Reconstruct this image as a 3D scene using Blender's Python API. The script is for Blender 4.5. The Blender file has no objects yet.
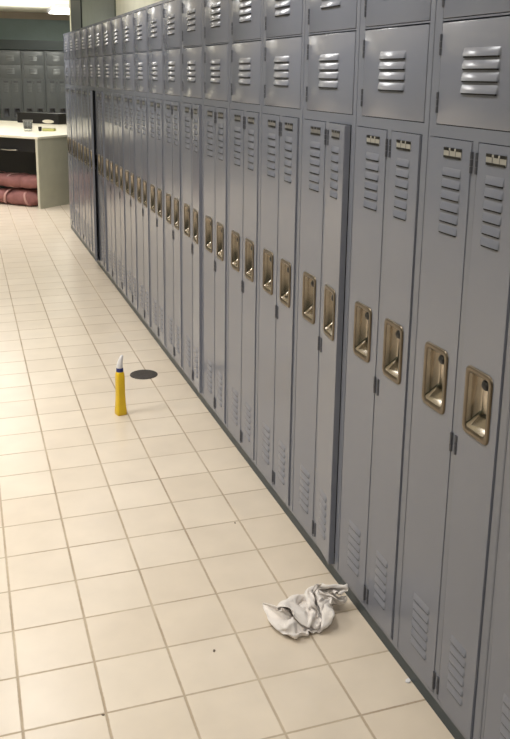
import bpy, bmesh, math, random
from mathutils import Matrix, Vector
random.seed(7)
SC = bpy.context.scene
COL = SC.collection
PI = math.pi

# ------------------------------------------------------------------ materials
def lin(c):
    return tuple(((v/255)/12.92 if v/255 <= .04045 else ((v/255+.055)/1.055)**2.4) for v in c) + (1,)

def material(name, rgb, rough=.5, metal=0., var=.06, scale=6., bump=0., bscale=200., coat=0., spec=.5):
    m = bpy.data.materials.new(name); m.use_nodes = True
    nt = m.node_tree; N = nt.nodes; L = nt.links
    b = N['Principled BSDF']
    b.inputs['Roughness'].default_value = rough; b.inputs['Metallic'].default_value = metal
    b.inputs['Coat Weight'].default_value = coat; b.inputs['Specular IOR Level'].default_value = spec
    b.inputs['Coat Roughness'].default_value = .15
    tc = N.new('ShaderNodeTexCoord')
    nz = N.new('ShaderNodeTexNoise'); nz.inputs['Scale'].default_value = scale; nz.inputs['Detail'].default_value = 4
    L.new(tc.outputs['Object'], nz.inputs['Vector'])
    cr = N.new('ShaderNodeValToRGB')
    c = lin(rgb)
    cr.color_ramp.elements[0].position = .3; cr.color_ramp.elements[1].position = .7
    cr.color_ramp.elements[0].color = tuple(x*(1-var) for x in c[:3])+(1,)
    cr.color_ramp.elements[1].color = tuple(min(1, x*(1+var)) for x in c[:3])+(1,)
    L.new(nz.outputs['Fac'], cr.inputs['Fac']); L.new(cr.outputs['Color'], b.inputs['Base Color'])
    if bump:
        n2 = N.new('ShaderNodeTexNoise'); n2.inputs['Scale'].default_value = bscale; n2.inputs['Detail'].default_value = 3
        L.new(tc.outputs['Object'], n2.inputs['Vector'])
        bp = N.new('ShaderNodeBump'); bp.inputs['Strength'].default_value = bump; bp.inputs['Distance'].default_value = .01
        L.new(n2.outputs['Fac'], bp.inputs['Height']); L.new(bp.outputs['Normal'], b.inputs['Normal'])
    return m

def emitter(name, rgb, strength):
    m = material(name, rgb, .6, var=.01)
    b = m.node_tree.nodes['Principled BSDF']
    b.inputs['Emission Color'].default_value = lin(rgb); b.inputs['Emission Strength'].default_value = strength
    return m

M = {}
M['paint'] = material('locker_paint', (126, 130, 142), .21, var=.02, scale=3, bump=.006, bscale=7, spec=.55)
M['frame'] = material('locker_frame_paint', (124, 128, 139), .26, var=.025, scale=3, spec=.5)
M['gap'] = material('gap_shade', (26, 26, 30), .8)  # near-black that stands in for shade in door gaps and louvre mouths
M['grey_far'] = material('far_locker_grey', (98, 102, 106), .3, var=.03, scale=3)  # darker, greyer tone for the far-wall units
M['hinge'] = material('hinge_steel', (84, 86, 94), .45, .3)
M['bronze'] = material('bronze_pan_lit', (166, 158, 146), .2, 1., var=.1, scale=30)  # lighter bronze: light caught by the pan is put into its colour
M['bronze_dark'] = material('bronze_flange_dim', (112, 102, 88), .3, .8, var=.1, scale=30)  # darker bronze: the rim's dark reflection is put into its colour
M['latch'] = material('latch_black', (18, 17, 17), .4)
M['plate'] = material('plate_cream', (158, 156, 148), .5)
M['plate_dull'] = material('plate_grey', (118, 117, 115), .45)
M['teal'] = material('plinth_teal', (42, 56, 63), .4)
M['cream_wall'] = material('wall_cream', (228, 226, 206), .8, bump=.05, bscale=60)
M['teal_wall'] = material('wall_teal_grey', (112, 126, 125), .7, bump=.03, bscale=50)
M['dark_wall'] = material('pier_green_grey', (98, 106, 98), .6)
M['ceiling'] = material('ceiling_white', (236, 234, 216), .9, bump=.1, bscale=80)
M['brown'] = material('dim_ceiling_taupe', (150, 138, 122), .7)  # ceiling tone darkened for its dimmer far end
M['soffit_pier'] = material('soffit_shade_pier_teal', (44, 52, 54), .5)  # pier colour, also the painted soffit shadow over the far lockers
M['white_top'] = material('laminate_white', (238, 232, 214), .35)
M['desk_grey'] = material('desk_panel_greige', (184, 181, 164), .6)
M['desk_edge'] = material('desk_edge_light', (206, 203, 186), .5)
M['black'] = material('black_laminate', (20, 19, 22), .45)
M['chrome'] = material('chrome', (200, 198, 195), .2, 1.)
M['pink'] = material('canvas_dusty_rose', (146, 98, 95), .85, var=.14, scale=14, bump=.25, bscale=60)
M['strap'] = material('strap_pale_pink', (190, 148, 142), .8)
M['yellow'] = material('plastic_yellow', (224, 186, 24), .35, var=.06, scale=12)
M['blue'] = material('plastic_navy', (28, 42, 110), .4)
M['white'] = material('plastic_white', (228, 226, 228), .35)
M['drain'] = material('drain_cast_iron', (70, 64, 60), .55, .4, var=.15, scale=40)
M['rag'] = material('rag_cotton', (238, 231, 225), .95, var=.07, scale=12, bump=.35, bscale=260)
M['lint'] = material('lint_dark', (105, 92, 80), .9)
M['green'] = material('sponge_yellow_green', (205, 205, 130), .9, bump=.5, bscale=150)
M['tube'] = emitter('fluorescent_diffuser', (255, 253, 240), 9.)
g = material('clear_plastic', (248, 250, 250), .05, var=.01)
g.node_tree.nodes['Principled BSDF'].inputs['Transmission Weight'].default_value = 1.
M['clear'] = g

S = .2032; X0 = -.990056; Y0 = .500436; DEL = .0059787       # tile size, phase and tiny turn against the lockers
def floor_material():
    m = bpy.data.materials.new('floor_tile'); m.use_nodes = True
    nt = m.node_tree; N = nt.nodes; L = nt.links; b = N['Principled BSDF']
    tc = N.new('ShaderNodeTexCoord')
    mp = N.new('ShaderNodeMapping'); mp.vector_type = 'TEXTURE'
    mp.inputs['Location'].default_value = (X0, Y0, 0); mp.inputs['Rotation'].default_value = (0, 0, -DEL); mp.inputs['Scale'].default_value = (S, S, S)
    L.new(tc.outputs['Object'], mp.inputs['Vector'])
    sp = N.new('ShaderNodeSeparateXYZ'); L.new(mp.outputs['Vector'], sp.inputs[0])
    def mt(op, a, bb=None):
        n = N.new('ShaderNodeMath'); n.operation = op
        for i, v in enumerate((a, bb)):
            if v is None: continue
            if isinstance(v, (int, float)): n.inputs[i].default_value = v
            else: L.new(v, n.inputs[i])
        return n.outputs[0]
    wob = N.new('ShaderNodeTexNoise'); wob.inputs['Scale'].default_value = 14; wob.inputs['Detail'].default_value = 3
    L.new(mp.outputs['Vector'], wob.inputs['Vector'])
    def edge(o):
        return mt('PINGPONG', o, .5)             # 0 at a joint, .5 mid-tile
    ex = mt('SUBTRACT', edge(sp.outputs[0]), .0015)     # the joints along the aisle look wider
    ey = mt('ADD', edge(sp.outputs[1]), .0005)
    d = mt('MINIMUM', ex, ey)
    d = mt('ADD', d, mt('MULTIPLY', mt('SUBTRACT', wob.outputs['Fac'], .5), .012))
    gr = N.new('ShaderNodeMapRange'); gr.interpolation_type = 'SMOOTHSTEP'
    gr.inputs['From Min'].default_value = .009; gr.inputs['From Max'].default_value = .022
    gr.inputs['To Min'].default_value = 0; gr.inputs['To Max'].default_value = 1
    L.new(d, gr.inputs['Value'])
    # a tone of its own for every tile
    fl = N.new('ShaderNodeVectorMath'); fl.operation = 'FLOOR'; L.new(mp.outputs['Vector'], fl.inputs[0])
    wn = N.new('ShaderNodeTexWhiteNoise'); L.new(fl.outputs[0], wn.inputs['Vector'])
    r1 = N.new('ShaderNodeValToRGB'); r1.color_ramp.elements[0].color = lin((217, 204, 187)); r1.color_ramp.elements[1].color = lin((223, 211, 195))
    L.new(wn.outputs['Value'], r1.inputs['Fac'])
    n2 = N.new('ShaderNodeTexNoise'); n2.inputs['Scale'].default_value = 1.3; n2.inputs['Detail'].default_value = 6
    L.new(mp.outputs['Vector'], n2.inputs['Vector'])
    r2 = N.new('ShaderNodeValToRGB'); r2.color_ramp.elements[0].position = .3; r2.color_ramp.elements[1].position = .72
    r2.color_ramp.elements[0].color = (.93, .92, .90, 1); r2.color_ramp.elements[1].color = (1.03, 1.02, 1.0, 1)
    L.new(n2.outputs['Fac'], r2.inputs['Fac'])
    mu = N.new('ShaderNodeMix'); mu.data_type = 'RGBA'; mu.blend_type = 'MULTIPLY'; mu.inputs[0].default_value = 1
    L.new(r1.outputs['Color'], mu.inputs[6]); L.new(r2.outputs['Color'], mu.inputs[7])
    # joint tone wanders between clean and grimy
    n3 = N.new('ShaderNodeTexNoise'); n3.inputs['Scale'].default_value = .9; n3.inputs['Detail'].default_value = 3
    L.new(mp.outputs['Vector'], n3.inputs['Vector'])
    r3 = N.new('ShaderNodeValToRGB'); r3.color_ramp.elements[0].position = .35; r3.color_ramp.elements[1].position = .65
    r3.color_ramp.elements[0].color = lin((166, 148, 126)); r3.color_ramp.elements[1].color = lin((194, 178, 156))
    L.new(n3.outputs['Fac'], r3.inputs['Fac'])
    mx = N.new('ShaderNodeMix'); mx.data_type = 'RGBA'
    L.new(gr.outputs[0], mx.inputs[0]); L.new(r3.outputs['Color'], mx.inputs[6]); L.new(mu.outputs[2], mx.inputs[7])
    L.new(mx.outputs[2], b.inputs['Base Color'])
    rr = N.new('ShaderNodeMapRange'); rr.inputs['To Min'].default_value = .8; rr.inputs['To Max'].default_value = .3
    L.new(gr.outputs[0], rr.inputs['Value']); L.new(rr.outputs[0], b.inputs['Roughness'])
    bp = N.new('ShaderNodeBump'); bp.inputs['Strength'].default_value = .35; bp.inputs['Distance'].default_value = .003
    L.new(gr.outputs[0], bp.inputs['Height']); L.new(bp.outputs['Normal'], b.inputs['Normal'])
    return m
M['floor'] = floor_material()

# ------------------------------------------------------------------ helpers
def finish(name, bm, mats, parent=None, loc=(0, 0, 0), smooth=None):
    bmesh.ops.recalc_face_normals(bm, faces=bm.faces)
    me = bpy.data.meshes.new(name); bm.to_mesh(me); bm.free()
    if not isinstance(mats, (list, tuple)): mats = [mats]
    for m in mats: me.materials.append(m)
    if smooth is not None:
        me.shade_smooth()
        if smooth < 179: me.set_sharp_from_angle(angle=math.radians(smooth))
    o = bpy.data.objects.new(name, me); COL.objects.link(o)
    o.location = loc
    if parent: o.parent = parent
    return o

def box(bm, x0, x1, y0, y1, z0, z1, mi=0, bev=0.):
    vs = [bm.verts.new((x, y, z)) for x in (x0, x1) for y in (y0, y1) for z in (z0, z1)]
    fs = [bm.faces.new([vs[i] for i in q]) for q in ((0, 1, 3, 2), (4, 6, 7, 5), (0, 4, 5, 1), (2, 3, 7, 6), (0, 2, 6, 4), (1, 5, 7, 3))]
    for f in fs: f.material_index = mi
    if bev:
        es = {e for f in fs for e in f.edges}
        r = bmesh.ops.bevel(bm, geom=list(es), offset=bev, segments=2, affect='EDGES', profile=.5)
        for f in r['faces']: f.material_index = mi
    return vs

def loft(bm, loops, cap0=True, cap1=True, mi=0, closed=True):
    rows = [[bm.verts.new(p) for p in lp] for lp in loops]
    n = len(rows[0])
    for a, b in zip(rows, rows[1:]):
        for i in range(n if closed else n-1):
            j = (i+1) % n
            bm.faces.new((a[i], a[j], b[j], b[i])).material_index = mi
    if cap0: bm.faces.new(rows[0][::-1]).material_index = mi
    if cap1: bm.faces.new(rows[-1]).material_index = mi
    return rows

def thing(name, label, cat, loc=(0, 0, 0), rz=0., group=None):
    o = bpy.data.objects.new(name, None); COL.objects.link(o)
    o.empty_display_size = .05; o.location = loc; o.rotation_euler = (0, 0, rz)
    o['label'] = label; o['category'] = cat; o['kind'] = 'thing'
    if group: o['group'] = group
    return o

def tag(o, label, cat, group=None):
    o['label'] = label; o['category'] = cat; o['kind'] = 'thing'
    if group: o['group'] = group
    return o

def struct(name, bm, m, smooth=None):
    o = finish(name, bm, m, smooth=smooth); o['kind'] = 'structure'; return o

def slab(name, x0, x1, y0, y1, z0, z1, m):
    bm = bmesh.new(); box(bm, x0, x1, y0, y1, z0, z1); return struct(name, bm, m)

def dup(o, parent=None):
    c = o.copy(); COL.objects.link(c)
    if parent is not None:
        c.parent = parent
    for ch in list(o.children): dup(ch, c)
    return c

# ------------------------------------------------------------------ room shell
H = 2.62; YB = 14.75; YF = -4.2; XL = -4.6; XR = .40
slab('floor', XL-.1, 3.6, YF-.1, YB+.1, -.05, 0, M['floor'])
slab('ceiling', XL-.1, 3.6, YF-.1, YB+.1, H, H+.05, M['ceiling'])
slab('wall_back', XL-.1, 3.6, YB, YB+.1, 0, H, M['teal_wall'])
slab('wall_front', XL-.1, 3.6, YF-.1, YF, 0, H, M['dark_wall'])
slab('wall_left', XL-.1, XL, YF, YB, 0, H, M['dark_wall'])
slab('wall_right', XR, XR+.1, YF, 6.42, 0, H, M['cream_wall'])
slab('wall_alcove', 3.5, 3.6, 6.5, YB, 0, H, M['cream_wall'])
slab('wall_return', XR, 3.5, 6.42, 6.5, 0, H, M['cream_wall'])
slab('trim_1', XR-.015, XR+.0, 6.42-.0, 8.55, 0, H, M['dark_wall'])
slab('trim_2', XR-.03, XR+.06, 8.55, 9.42, 0, H, M['soffit_pier'])
slab('trim_3', XR-.03, XR+.06, 9.42, 9.55, 0, H, M['cream_wall'])
slab('soffit_shade_band', XL, 3.5, 14.28, YB, 1.955, 2.12, M['soffit_pier'])  # dark box standing in for the soffit shadow above the far lockers
slab('dim_ceiling_band', XL, 3.5, YB-.03, YB, 2.50, H, M['brown'])  # band painted as the less lit far strip of ceiling
NEAR, FAR = -1, 18
W = .394389
slab('baseboard_right', .003, .385, (NEAR-.9)*W, (FAR+.1)*W, 0, .04, M['teal'])

# ------------------------------------------------------------------ locker units
def hood(bm, y0, y1, z0, z1, d, n=5, taper=.005):
    """one pressed louvre: flush along the top edge, standing proud and open along the bottom"""
    rows = []
    for i in range(n+1):
        t = i/n; z = z1+(z0-z1)*t; x = -d*(1-(1-t)**1.45)-.0002
        rows.append([(-.0002, y1, z), (x*.75, y1-taper*.5, z), (x, y1-taper, z), (x, y0+taper, z), (x*.75, y0+taper*.5, z), (-.0002, y0, z)])
    v = loft(bm, rows, False, False, 0, False)
    f = bm.faces.new(v[-1]); f.material_index = 1                       # mouth face painted dark for the shade inside
    # dark strip standing in for the shade line under the mouth
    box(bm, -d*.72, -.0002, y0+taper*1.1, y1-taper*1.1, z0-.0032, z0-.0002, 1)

def door_mesh(y0, y1, z0, z1, hole=None):
    """a folded sheet door: bevelled face, returned edges, a hole for the cup"""
    bm = bmesh.new(); T = .016; b = .0022
    if hole is None:
        box(bm, -.0015, T, y0, y1, z0, z1, 0, b)
        return bm
    ys = [y0, hole[0], hole[1], y1]; zs = [z0, hole[2], hole[3], z1]
    for x in (-.0015, T):
        g = [[bm.verts.new((x, yy, zz)) for zz in zs] for yy in ys]
        for i in range(3):
            for j in range(3):
                if i == 1 and j == 1: continue
                bm.faces.new((g[i][j], g[i+1][j], g[i+1][j+1], g[i][j+1]))
        if x < 0: f0 = g
        else: f1 = g
    ring = [(i, 0) for i in range(3)]+[(3, j) for j in range(3)]+[(i, 3) for i in (3, 2, 1)]+[(0, j) for j in (3, 2, 1)]
    for a, c in zip(ring, ring[1:]+ring[:1]):
        bm.faces.new((f0[a[0]][a[1]], f0[c[0]][c[1]], f1[c[0]][c[1]], f1[a[0]][a[1]]))
    ring = [(1, 1), (2, 1), (2, 2), (1, 2)]
    for a, c in zip(ring, ring[1:]+ring[:1]):
        bm.faces.new((f0[a[0]][a[1]], f0[c[0]][c[1]], f1[c[0]][c[1]], f1[a[0]][a[1]]))
    bm.edges.ensure_lookup_table()
    es = [e for e in bm.edges if all(abs(v.co.x+.0015) < 1e-6 for v in e.verts) and
          (all(abs(v.co.y-y0) < 1e-6 for v in e.verts) or all(abs(v.co.y-y1) < 1e-6 for v in e.verts) or
           all(abs(v.co.z-z0) < 1e-6 for v in e.verts) or all(abs(v.co.z-z1) < 1e-6 for v in e.verts))]
    bmesh.ops.bevel(bm, geom=es, offset=b, segments=2, affect='EDGES')
    return bm

def rrect(y0, y1, z0, z1, r, x, n=4):
    pts = []
    for cy, cz, a0 in ((y1-r, z1-r, 0), (y0+r, z1-r, 90), (y0+r, z0+r, 180), (y1-r, z0+r, 270)):
        for i in range(n+1):
            a = math.radians(a0+90*i/n)
            pts.append((x, cy+r*math.cos(a), cz+r*math.sin(a)))
    return pts

CW, CH = .104, .160
def cup_mesh():
    """recessed finger cup, local origin at its centre; deep pan with a long sloping sill"""
    bm = bmesh.new(); y, z = CW/2, CH/2
    L = [rrect(-y, y, -z, z, .016, -.0016), rrect(-y+.0008, y-.0008, -z+.0008, z-.0008, .016, -.0048),
         rrect(-y+.003, y-.003, -z+.003, z-.003, .0145, -.0060), rrect(-y+.011, y-.011, -z+.012, z-.011, .011, -.0056),
         rrect(-y+.014, y-.014, -z+.016, z-.014, .010, -.0030), rrect(-y+.0165, y-.0165, -z+.024, z-.0165, .009, .008),
         rrect(-y+.019, y-.020, -z+.040, z-.018, .008, .022), rrect(-y+.022, y-.026, -z+.050, z-.020, .007, .0265)]
    loft(bm, L[:5], False, False, 1)
    loft(bm, L[4:], False, True, 0)
    bmesh.ops.remove_doubles(bm, verts=bm.verts, dist=1e-6)
    return bm

def latch_mesh():
    bm = bmesh.new()
    c = [(-.002, -.026, .050), (.010, -.026, .050)]
    def oct_(x, cy, cz, ry, rz): return [(x, cy+ry*math.cos(a*PI/5), cz+rz*math.sin(a*PI/5)) for a in range(10)]
    loft(bm, [oct_(.020, -.018, .050, .016, .013), oct_(.004, -.018, .051, .0165, .012), oct_(-.001, -.020, .050, .013, .009), oct_(-.003, -.021, .048, .007, .005)], True, True)
    return bm

def plate_mesh():
    bm = bmesh.new()
    w, h = .0365, .0105
    box(bm, -.0030, -.0012, -w, w, -h, h, 0, .0008)
    for cy, ww in ((-.026, .011), (.0, .007), (.026, .010)):
        box(bm, -.0038, -.0026, cy-ww, cy+ww, h-.0055, h+.0012, 1)
    box(bm, -.0038, -.0026, -w+.001, w-.001, -h-.0015, -h+.0038, 1)
    for cy in (-.0135, .0125): box(bm, -.0035, -.0026, cy-.0012, cy+.0012, -.007, .006, 2)
    return bm

def hinge_mesh(L=.046):
    bm = bmesh.new()
    for a, c in ((-L/2, -L/6-.0006), (-L/6+.0006, L/6-.0006), (L/6+.0006, L/2)):
        loft(bm, [[(-.0005+.0050*math.cos(k*PI/4), .0050*math.sin(k*PI/4), z) for k in range(8)] for z in (a, c)])
    return bm

UC = -.4*W                                   # unit centre in row units -> local y = (u+.4)*W
def ly(u): return (u+.4)*W
ZB, ZD0, ZD1 = .04, .053, 1.434
ZA0, ZA1, ZC0, ZC1, ZT = 1.4645, 1.6885, 1.6975, 1.9215, 1.940
DP = .385

def frame_mesh():
    bm = bmesh.new(); y0, y1 = ly(-.9)+.0004, ly(.1)-.0004; T = .0012
    F = .018
    def bar(u0, u1, z0, z1): box(bm, 0, F, u0, u1, z0, z1)
    # carcass sheets
    box(bm, F, DP, y0, y0+T, ZB, ZT); box(bm, F, DP, y1-T, y1, ZB, ZT)
    box(bm, DP-T, DP, y0+T, y1-T, ZB, ZT); box(bm, F, DP-T, y0+T, y1-T, ZB, ZB+T)
    box(bm, 0, DP-T, y0, y1, ZT-T, ZT)
    box(bm, F, DP-T, y0+T, y1-T, ZD1+.01, ZD1+.012); box(bm, F, DP-T, y0+T, y1-T, ZA1+.002, ZA1+.004)
    mid = (ly(-.447)+ly(-.389))/2
    box(bm, F, DP-T, mid-.0006, mid+.0006, ZB+T, ZD1+.01)
    g = .0016
    # face frame
    tl0, tl1, tr0, tr1 = ly(-.389)-g, ly(.06)+.0012, ly(-.83)-.0042, ly(-.447)+g
    bar(tl1, y1, ZB, ZD1+g); bar(y0, tr0, ZB, ZD1+g); bar(tr1, tl0, ZD0-g, ZD1+g)
    bar(tr0, tl1, ZB, ZD0-g)
    bar(y0, y1, ZD1+g, ZA0-g)
    bl0, bl1 = ly(-.85)-g, ly(0)+g
    bar(bl1, y1, ZA0-g, ZT-T); bar(y0, bl0, ZA0-g, ZT-T)
    bar(bl0, bl1, ZA1+.0034, ZC0-g); bar(bl0, bl1, ZC1+.0034, ZT-T)
    # a raised seam where the unit meets its neighbour
    box(bm, -.0012, 0, y1-.0045, y1-.0015, ZB+.01, ZT-.004)
    # dark sheet standing in for the shade behind the door gaps
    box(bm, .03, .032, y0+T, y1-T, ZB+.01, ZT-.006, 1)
    return bm

def tall_door(side):
    ul, ur = ((.06, -.389) if side == 'L' else (-.447, -.83))
    yl, yr = ly(ul), ly(ur)
    hy = yr if side == 'L' else yl                 # hinge edge at the middle of the unit
    a, b = (yr-hy, yl-hy)
    uc = -.171 if side == 'L' else -.633
    cy = ly(uc)-hy
    bm = door_mesh(a, b, ZD0, ZD1, (cy-.041, cy+.041, .867-.066, .867+.066))
    vc = ly(-.2 if side == 'L' else -.628)-hy; vw = .0405 if side == 'L' else .036
    for i in range(6):
        z = 1.2215+.0262*i; hood(bm, vc-vw, vc+vw, z, z+.0215, .0052)
    vc2 = ly(-.185 if side == 'L' else -.632)-hy
    for i in range(6):
        z = .118+.0262*i; hood(bm, vc2-vw, vc2+vw, z, z+.0215, .0052)
    return bm, hy, cy, vc

def set_lockers(parent_name, label, loc, rz, group, plate=True):
    root = thing(parent_name, label, 'locker', loc, rz, group)
    finish('locker_frame', frame_mesh(), [M['frame'], M['gap']], root)
    y0, y1 = ly(-.85), ly(0)
    for z0, z1, vz in ((ZA0, ZA1, 1.5365), (ZC0, ZC1, 1.7645)):
        bm = door_mesh(y0-y1, 0, z0, z1)
        for i in range(4):
            z = vz+.0257*i; hood(bm, ly(-.597)-y1, ly(-.238)-y1, z, z+.0205, .0080, 6, .006)
        d = finish('box_door', bm, [M['paint'], M['gap']], root, (0, y1, 0), 40)
        for z in (z0+.048, z1-.048):
            finish('hinge', hinge_mesh(.046), M['hinge'], d, (0, .0012, z), 40)
    for side in 'LR':
        bm, hy, cy, vc = tall_door(side)
        d = finish('tall_door', bm, [M['paint'], M['gap']], root, (0, hy, 0), 40)
        finish('handle_cup', cup_mesh(), [M['bronze'], M['bronze_dark']], d, (0, cy, .867), 50)
        finish('latch', latch_mesh(), M['latch'], d, (0, cy, .867), 50)
        finish('number_plate', plate_mesh(), [M['plate'], M['latch'], M['plate_dull']], d, (0, vc, 1.4035))
        for z in (1.39, .739, .09):
            finish('hinge', hinge_mesh(), M['hinge'], d, (0, -.0012 if side == 'L' else .0012, z), 40)
    return root

ordinal = ['', 'first', 'second', 'third', 'fourth', 'fifth', 'sixth', 'seventh', 'eighth', 'ninth', 'tenth', 'eleventh', 'twelfth',
           'thirteenth', 'fourteenth', 'fifteenth', 'sixteenth', 'seventeenth', 'eighteenth', 'nineteenth']
GA = 'grey locker units in the long row along the aisle'
first = set_lockers('locker_unit', 'x', (0, UC, 0), 0, GA)
mains = {0: first}
for n in range(NEAR, FAR+1):
    r = first if n == 0 else dup(first)
    r.location = (0, n*W+UC, 0); mains[n] = r
    if n == NEAR: lb = 'grey locker unit cut off by the right edge of the photo, nearest the camera'
    elif n == 0: lb = 'nearest whole grey locker unit, with the largest bronze handle cups and cream number plates'
    elif n == 1: lb = 'grey locker unit whose narrow doors stand just right of the white rag'
    elif n == 2: lb = 'grey locker unit behind the white rag, its near narrow door standing ajar'
    elif n == 7: lb = 'grey locker unit whose base is level with the round floor drain'
    elif n == 14: lb = 'far grey locker unit with one narrow door standing open as a dark vertical strip'
    elif n == FAR: lb = 'farthest grey locker unit of the aisle row, at the end beside the desk'
    elif n < 10: lb = f'grey locker unit, {ordinal[n-2]} beyond the ajar one behind the white rag'
    elif n < 14: lb = f'far grey locker unit, {ordinal[14-n]} on the near side of the dark open door'
    else: lb = f'far grey locker unit, {ordinal[n-14]} beyond the dark open door'
    r['label'] = lb
# small lean of every door, a few left ajar
ajar = {(2, 'R'): 6.5, (14, 'R'): 14., (6, 'R'): 4., (0, 'R'): .9, (1, 'R'): .9, (13, 'R'): 4.}
rnd = random.Random(3)
for n, r in mains.items():
    k = 0
    for c in r.children:
        nm = c.name.split('.')[0]
        if nm == 'tall_door':
            side = 'L' if c.location.y < ly(-.42) and k == 0 else 'R'
            side = 'L' if abs(c.location.y-ly(-.389)) < .003 else 'R'
            a = ajar.get((n, side), rnd.uniform(0, .4) + ((rnd.uniform(.5, 1.3) if n > 2 else .35) if side == 'R' else 0))
            c.rotation_euler.z = math.radians(a if side == 'L' else -a)
            if n >= 2:
                for q in c.children:
                    if q.name.startswith('number_plate'):
                        for s in q.material_slots: s.link = 'OBJECT'
                        q.material_slots[0].material = M['plate'] if False else M['plate_dull']
                        q.material_slots[1].material = M['latch']; q.material_slots[2].material = M['plate_dull']
        elif nm == 'box_door':
            c.rotation_euler.z = math.radians(-rnd.uniform(0, .15))

# the row across the far end of the room
GB = 'grey locker units against the far wall'
XB = [(.295, 'middle grey locker unit of the three against the far wall above the desk'),
      (.295+.4, 'rightmost grey locker unit against the far wall, next to the aisle row'),
      (.295-.4, 'leftmost grey locker unit against the far wall, cut by the left edge of the photo')]
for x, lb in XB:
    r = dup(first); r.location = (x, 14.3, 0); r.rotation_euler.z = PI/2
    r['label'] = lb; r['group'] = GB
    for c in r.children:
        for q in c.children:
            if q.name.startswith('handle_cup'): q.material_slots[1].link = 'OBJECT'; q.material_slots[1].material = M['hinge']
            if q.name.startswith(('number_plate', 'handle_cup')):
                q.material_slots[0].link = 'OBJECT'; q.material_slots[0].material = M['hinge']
        c.material_slots[0].link = 'OBJECT'; c.material_slots[0].material = M['grey_far']
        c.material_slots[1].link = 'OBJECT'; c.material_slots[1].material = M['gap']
slab('baseboard_back', XB[2][0]-.2, XB[1][0]+.2, 14.303, 14.68, 0, .04, M['teal'])

# ------------------------------------------------------------------ desks
def make_desk(label, loc, rz, L, D, open_front=True):
    t = thing('desk', label, 'desk', loc, rz, 'white topped desks at the end of the aisle')
    bm = bmesh.new(); box(bm, -.012, D, -.008, L+.008, .815, .843, 0, .004); finish('desk_top', bm, M['white_top'], t)
    for y in (0, L-.034):
        bm = bmesh.new(); box(bm, .0, D-.02, y, y+.034, 0, .815, 0, .002)
        s = finish('side_panel', bm, M['desk_grey'], t)
        bm = bmesh.new(); box(bm, -.006, 0, y, y+.034, 0, .815, 0, .001); finish('edge_strip', bm, M['desk_edge'], s)
    bm = bmesh.new(); box(bm, D-.05, D-.03, .034, L-.034, .02, .815); finish('back_panel', bm, M['black'], t)
    if open_front:
        bm = bmesh.new(); box(bm, .012, .45, .036, L-.036, .66, .812, 0, .003)
        d = finish('drawer', bm, M['black'], t)
        for cy in (.46, 1.4, 2.3):
            bm = bmesh.new()
            pts = [(.012, cy-.13), (-.014, cy-.11), (-.02, cy), (-.014, cy+.11), (.012, cy+.13)]
            loft(bm, [[(x+.006*math.cos(k*PI/3), y, .675+.009*math.sin(k*PI/3)) for k in range(6)] for x, y in pts])
            finish('drawer_pull', bm, M['chrome'], d, smooth=50)
    return t
ax = math.atan2(.676, .737)
E2 = Vector((math.cos(ax), math.sin(ax), 0)); E1 = Vector((-math.sin(ax), math.cos(ax), 0))
C0 = Vector((-.176, 8.515, 0))
make_desk('nearest white topped desk with greige end panel and pink bags under it', C0, ax, 3.0, .76)
make_desk('middle white topped desk, behind the desk with the pink bags', C0+E2*.775, ax, 3.0, .74, False)
make_desk('farthest white topped desk, carrying the black case with the white oval', C0+E2*1.53, ax, 3.0, .76, False)

# pink bags lying under the near desk
def bag_mesh(L, ry, rz, seed, pinch=()):
    rn = random.Random(seed); bm = bmesh.new(); loops = []
    n, m = 40, 28
    ph = [rn.uniform(0, 6.3) for _ in range(8)]
    for i in range(n+1):
        t = i/n; s = 2*t-1
        e = max(.02, (1-abs(s)**5))**.5
        pz = 1
        for p, wd, dp in pinch: pz -= dp*math.exp(-((t-p)/wd)**2)
        lp = []
        for k in range(m):
            a = 2*PI*k/m; c, sn = math.cos(a), math.sin(a)
            c = math.copysign(abs(c)**.75, c); sn = math.copysign(abs(sn)**.75, sn)
            w = 1+.05*math.sin(3*a+ph[0]+5*t)+.05*math.sin(9*t+2*a+ph[1])+.03*math.sin(23*t+ph[2]+3*a)+.025*math.sin(31*t-5*a+ph[3])
            z = sn*rz*e*pz*w
            lp.append((c*ry*e*pz*w, s*L/2, max(-rz*.93, z)))
        loops.append(lp)
    loft(bm, loops)
    return bm
def band_mesh(y, ry, rz, w, tilt=0):
    bm = bmesh.new(); o = []
    for sgn in (-1, 1):
        lp = []
        for k in range(28):
            a = 2*PI*k/28; c, sn = math.cos(a), math.sin(a)
            c = math.copysign(abs(c)**.75, c); sn = math.copysign(abs(sn)**.75, sn)
            lp.append((c*ry, y+sgn*w/2+tilt*sn*rz, sn*rz))
        o.append(lp)
    inner = [[(x*.93, yy, z*.93) for x, yy, z in lp] for lp in o]
    loft(bm, [inner[0], o[0], o[1], inner[1]], False, False)
    return bm
def make_bag(label, off, L, ry, rz, seed, straps, pinch):
    p = C0+E2*off[0]+E1*off[1]
    t = thing('duffel_bag', label, 'bag', (p.x, p.y, off[2]), ax+off[3], 'pink bags under the desk')
    finish('bag_body', bag_mesh(L, ry, rz, seed, pinch), M['pink'], t, smooth=180)
    for y, tl in straps: finish('strap', band_mesh(y, ry*1.03, rz*1.03, .03, tl), M['strap'], t, smooth=60)
make_bag('lower dusty pink bag lying on the floor under the desk', (.17, .47, .089, .03), .84, .15, .095, 4, [(-.2, .3), (.12, -.2)], [(.1, .05, .25), (.62, .05, .15)])
make_bag('upper dusty pink bag with pale strap, resting on the lower bag under the desk', (.19, 0.55, .284, -.06), .98, .15, .083, 9, [(-.02, .5), (.3, .3)], [(.32, .04, .2), (.8, .06, .2)])

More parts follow.
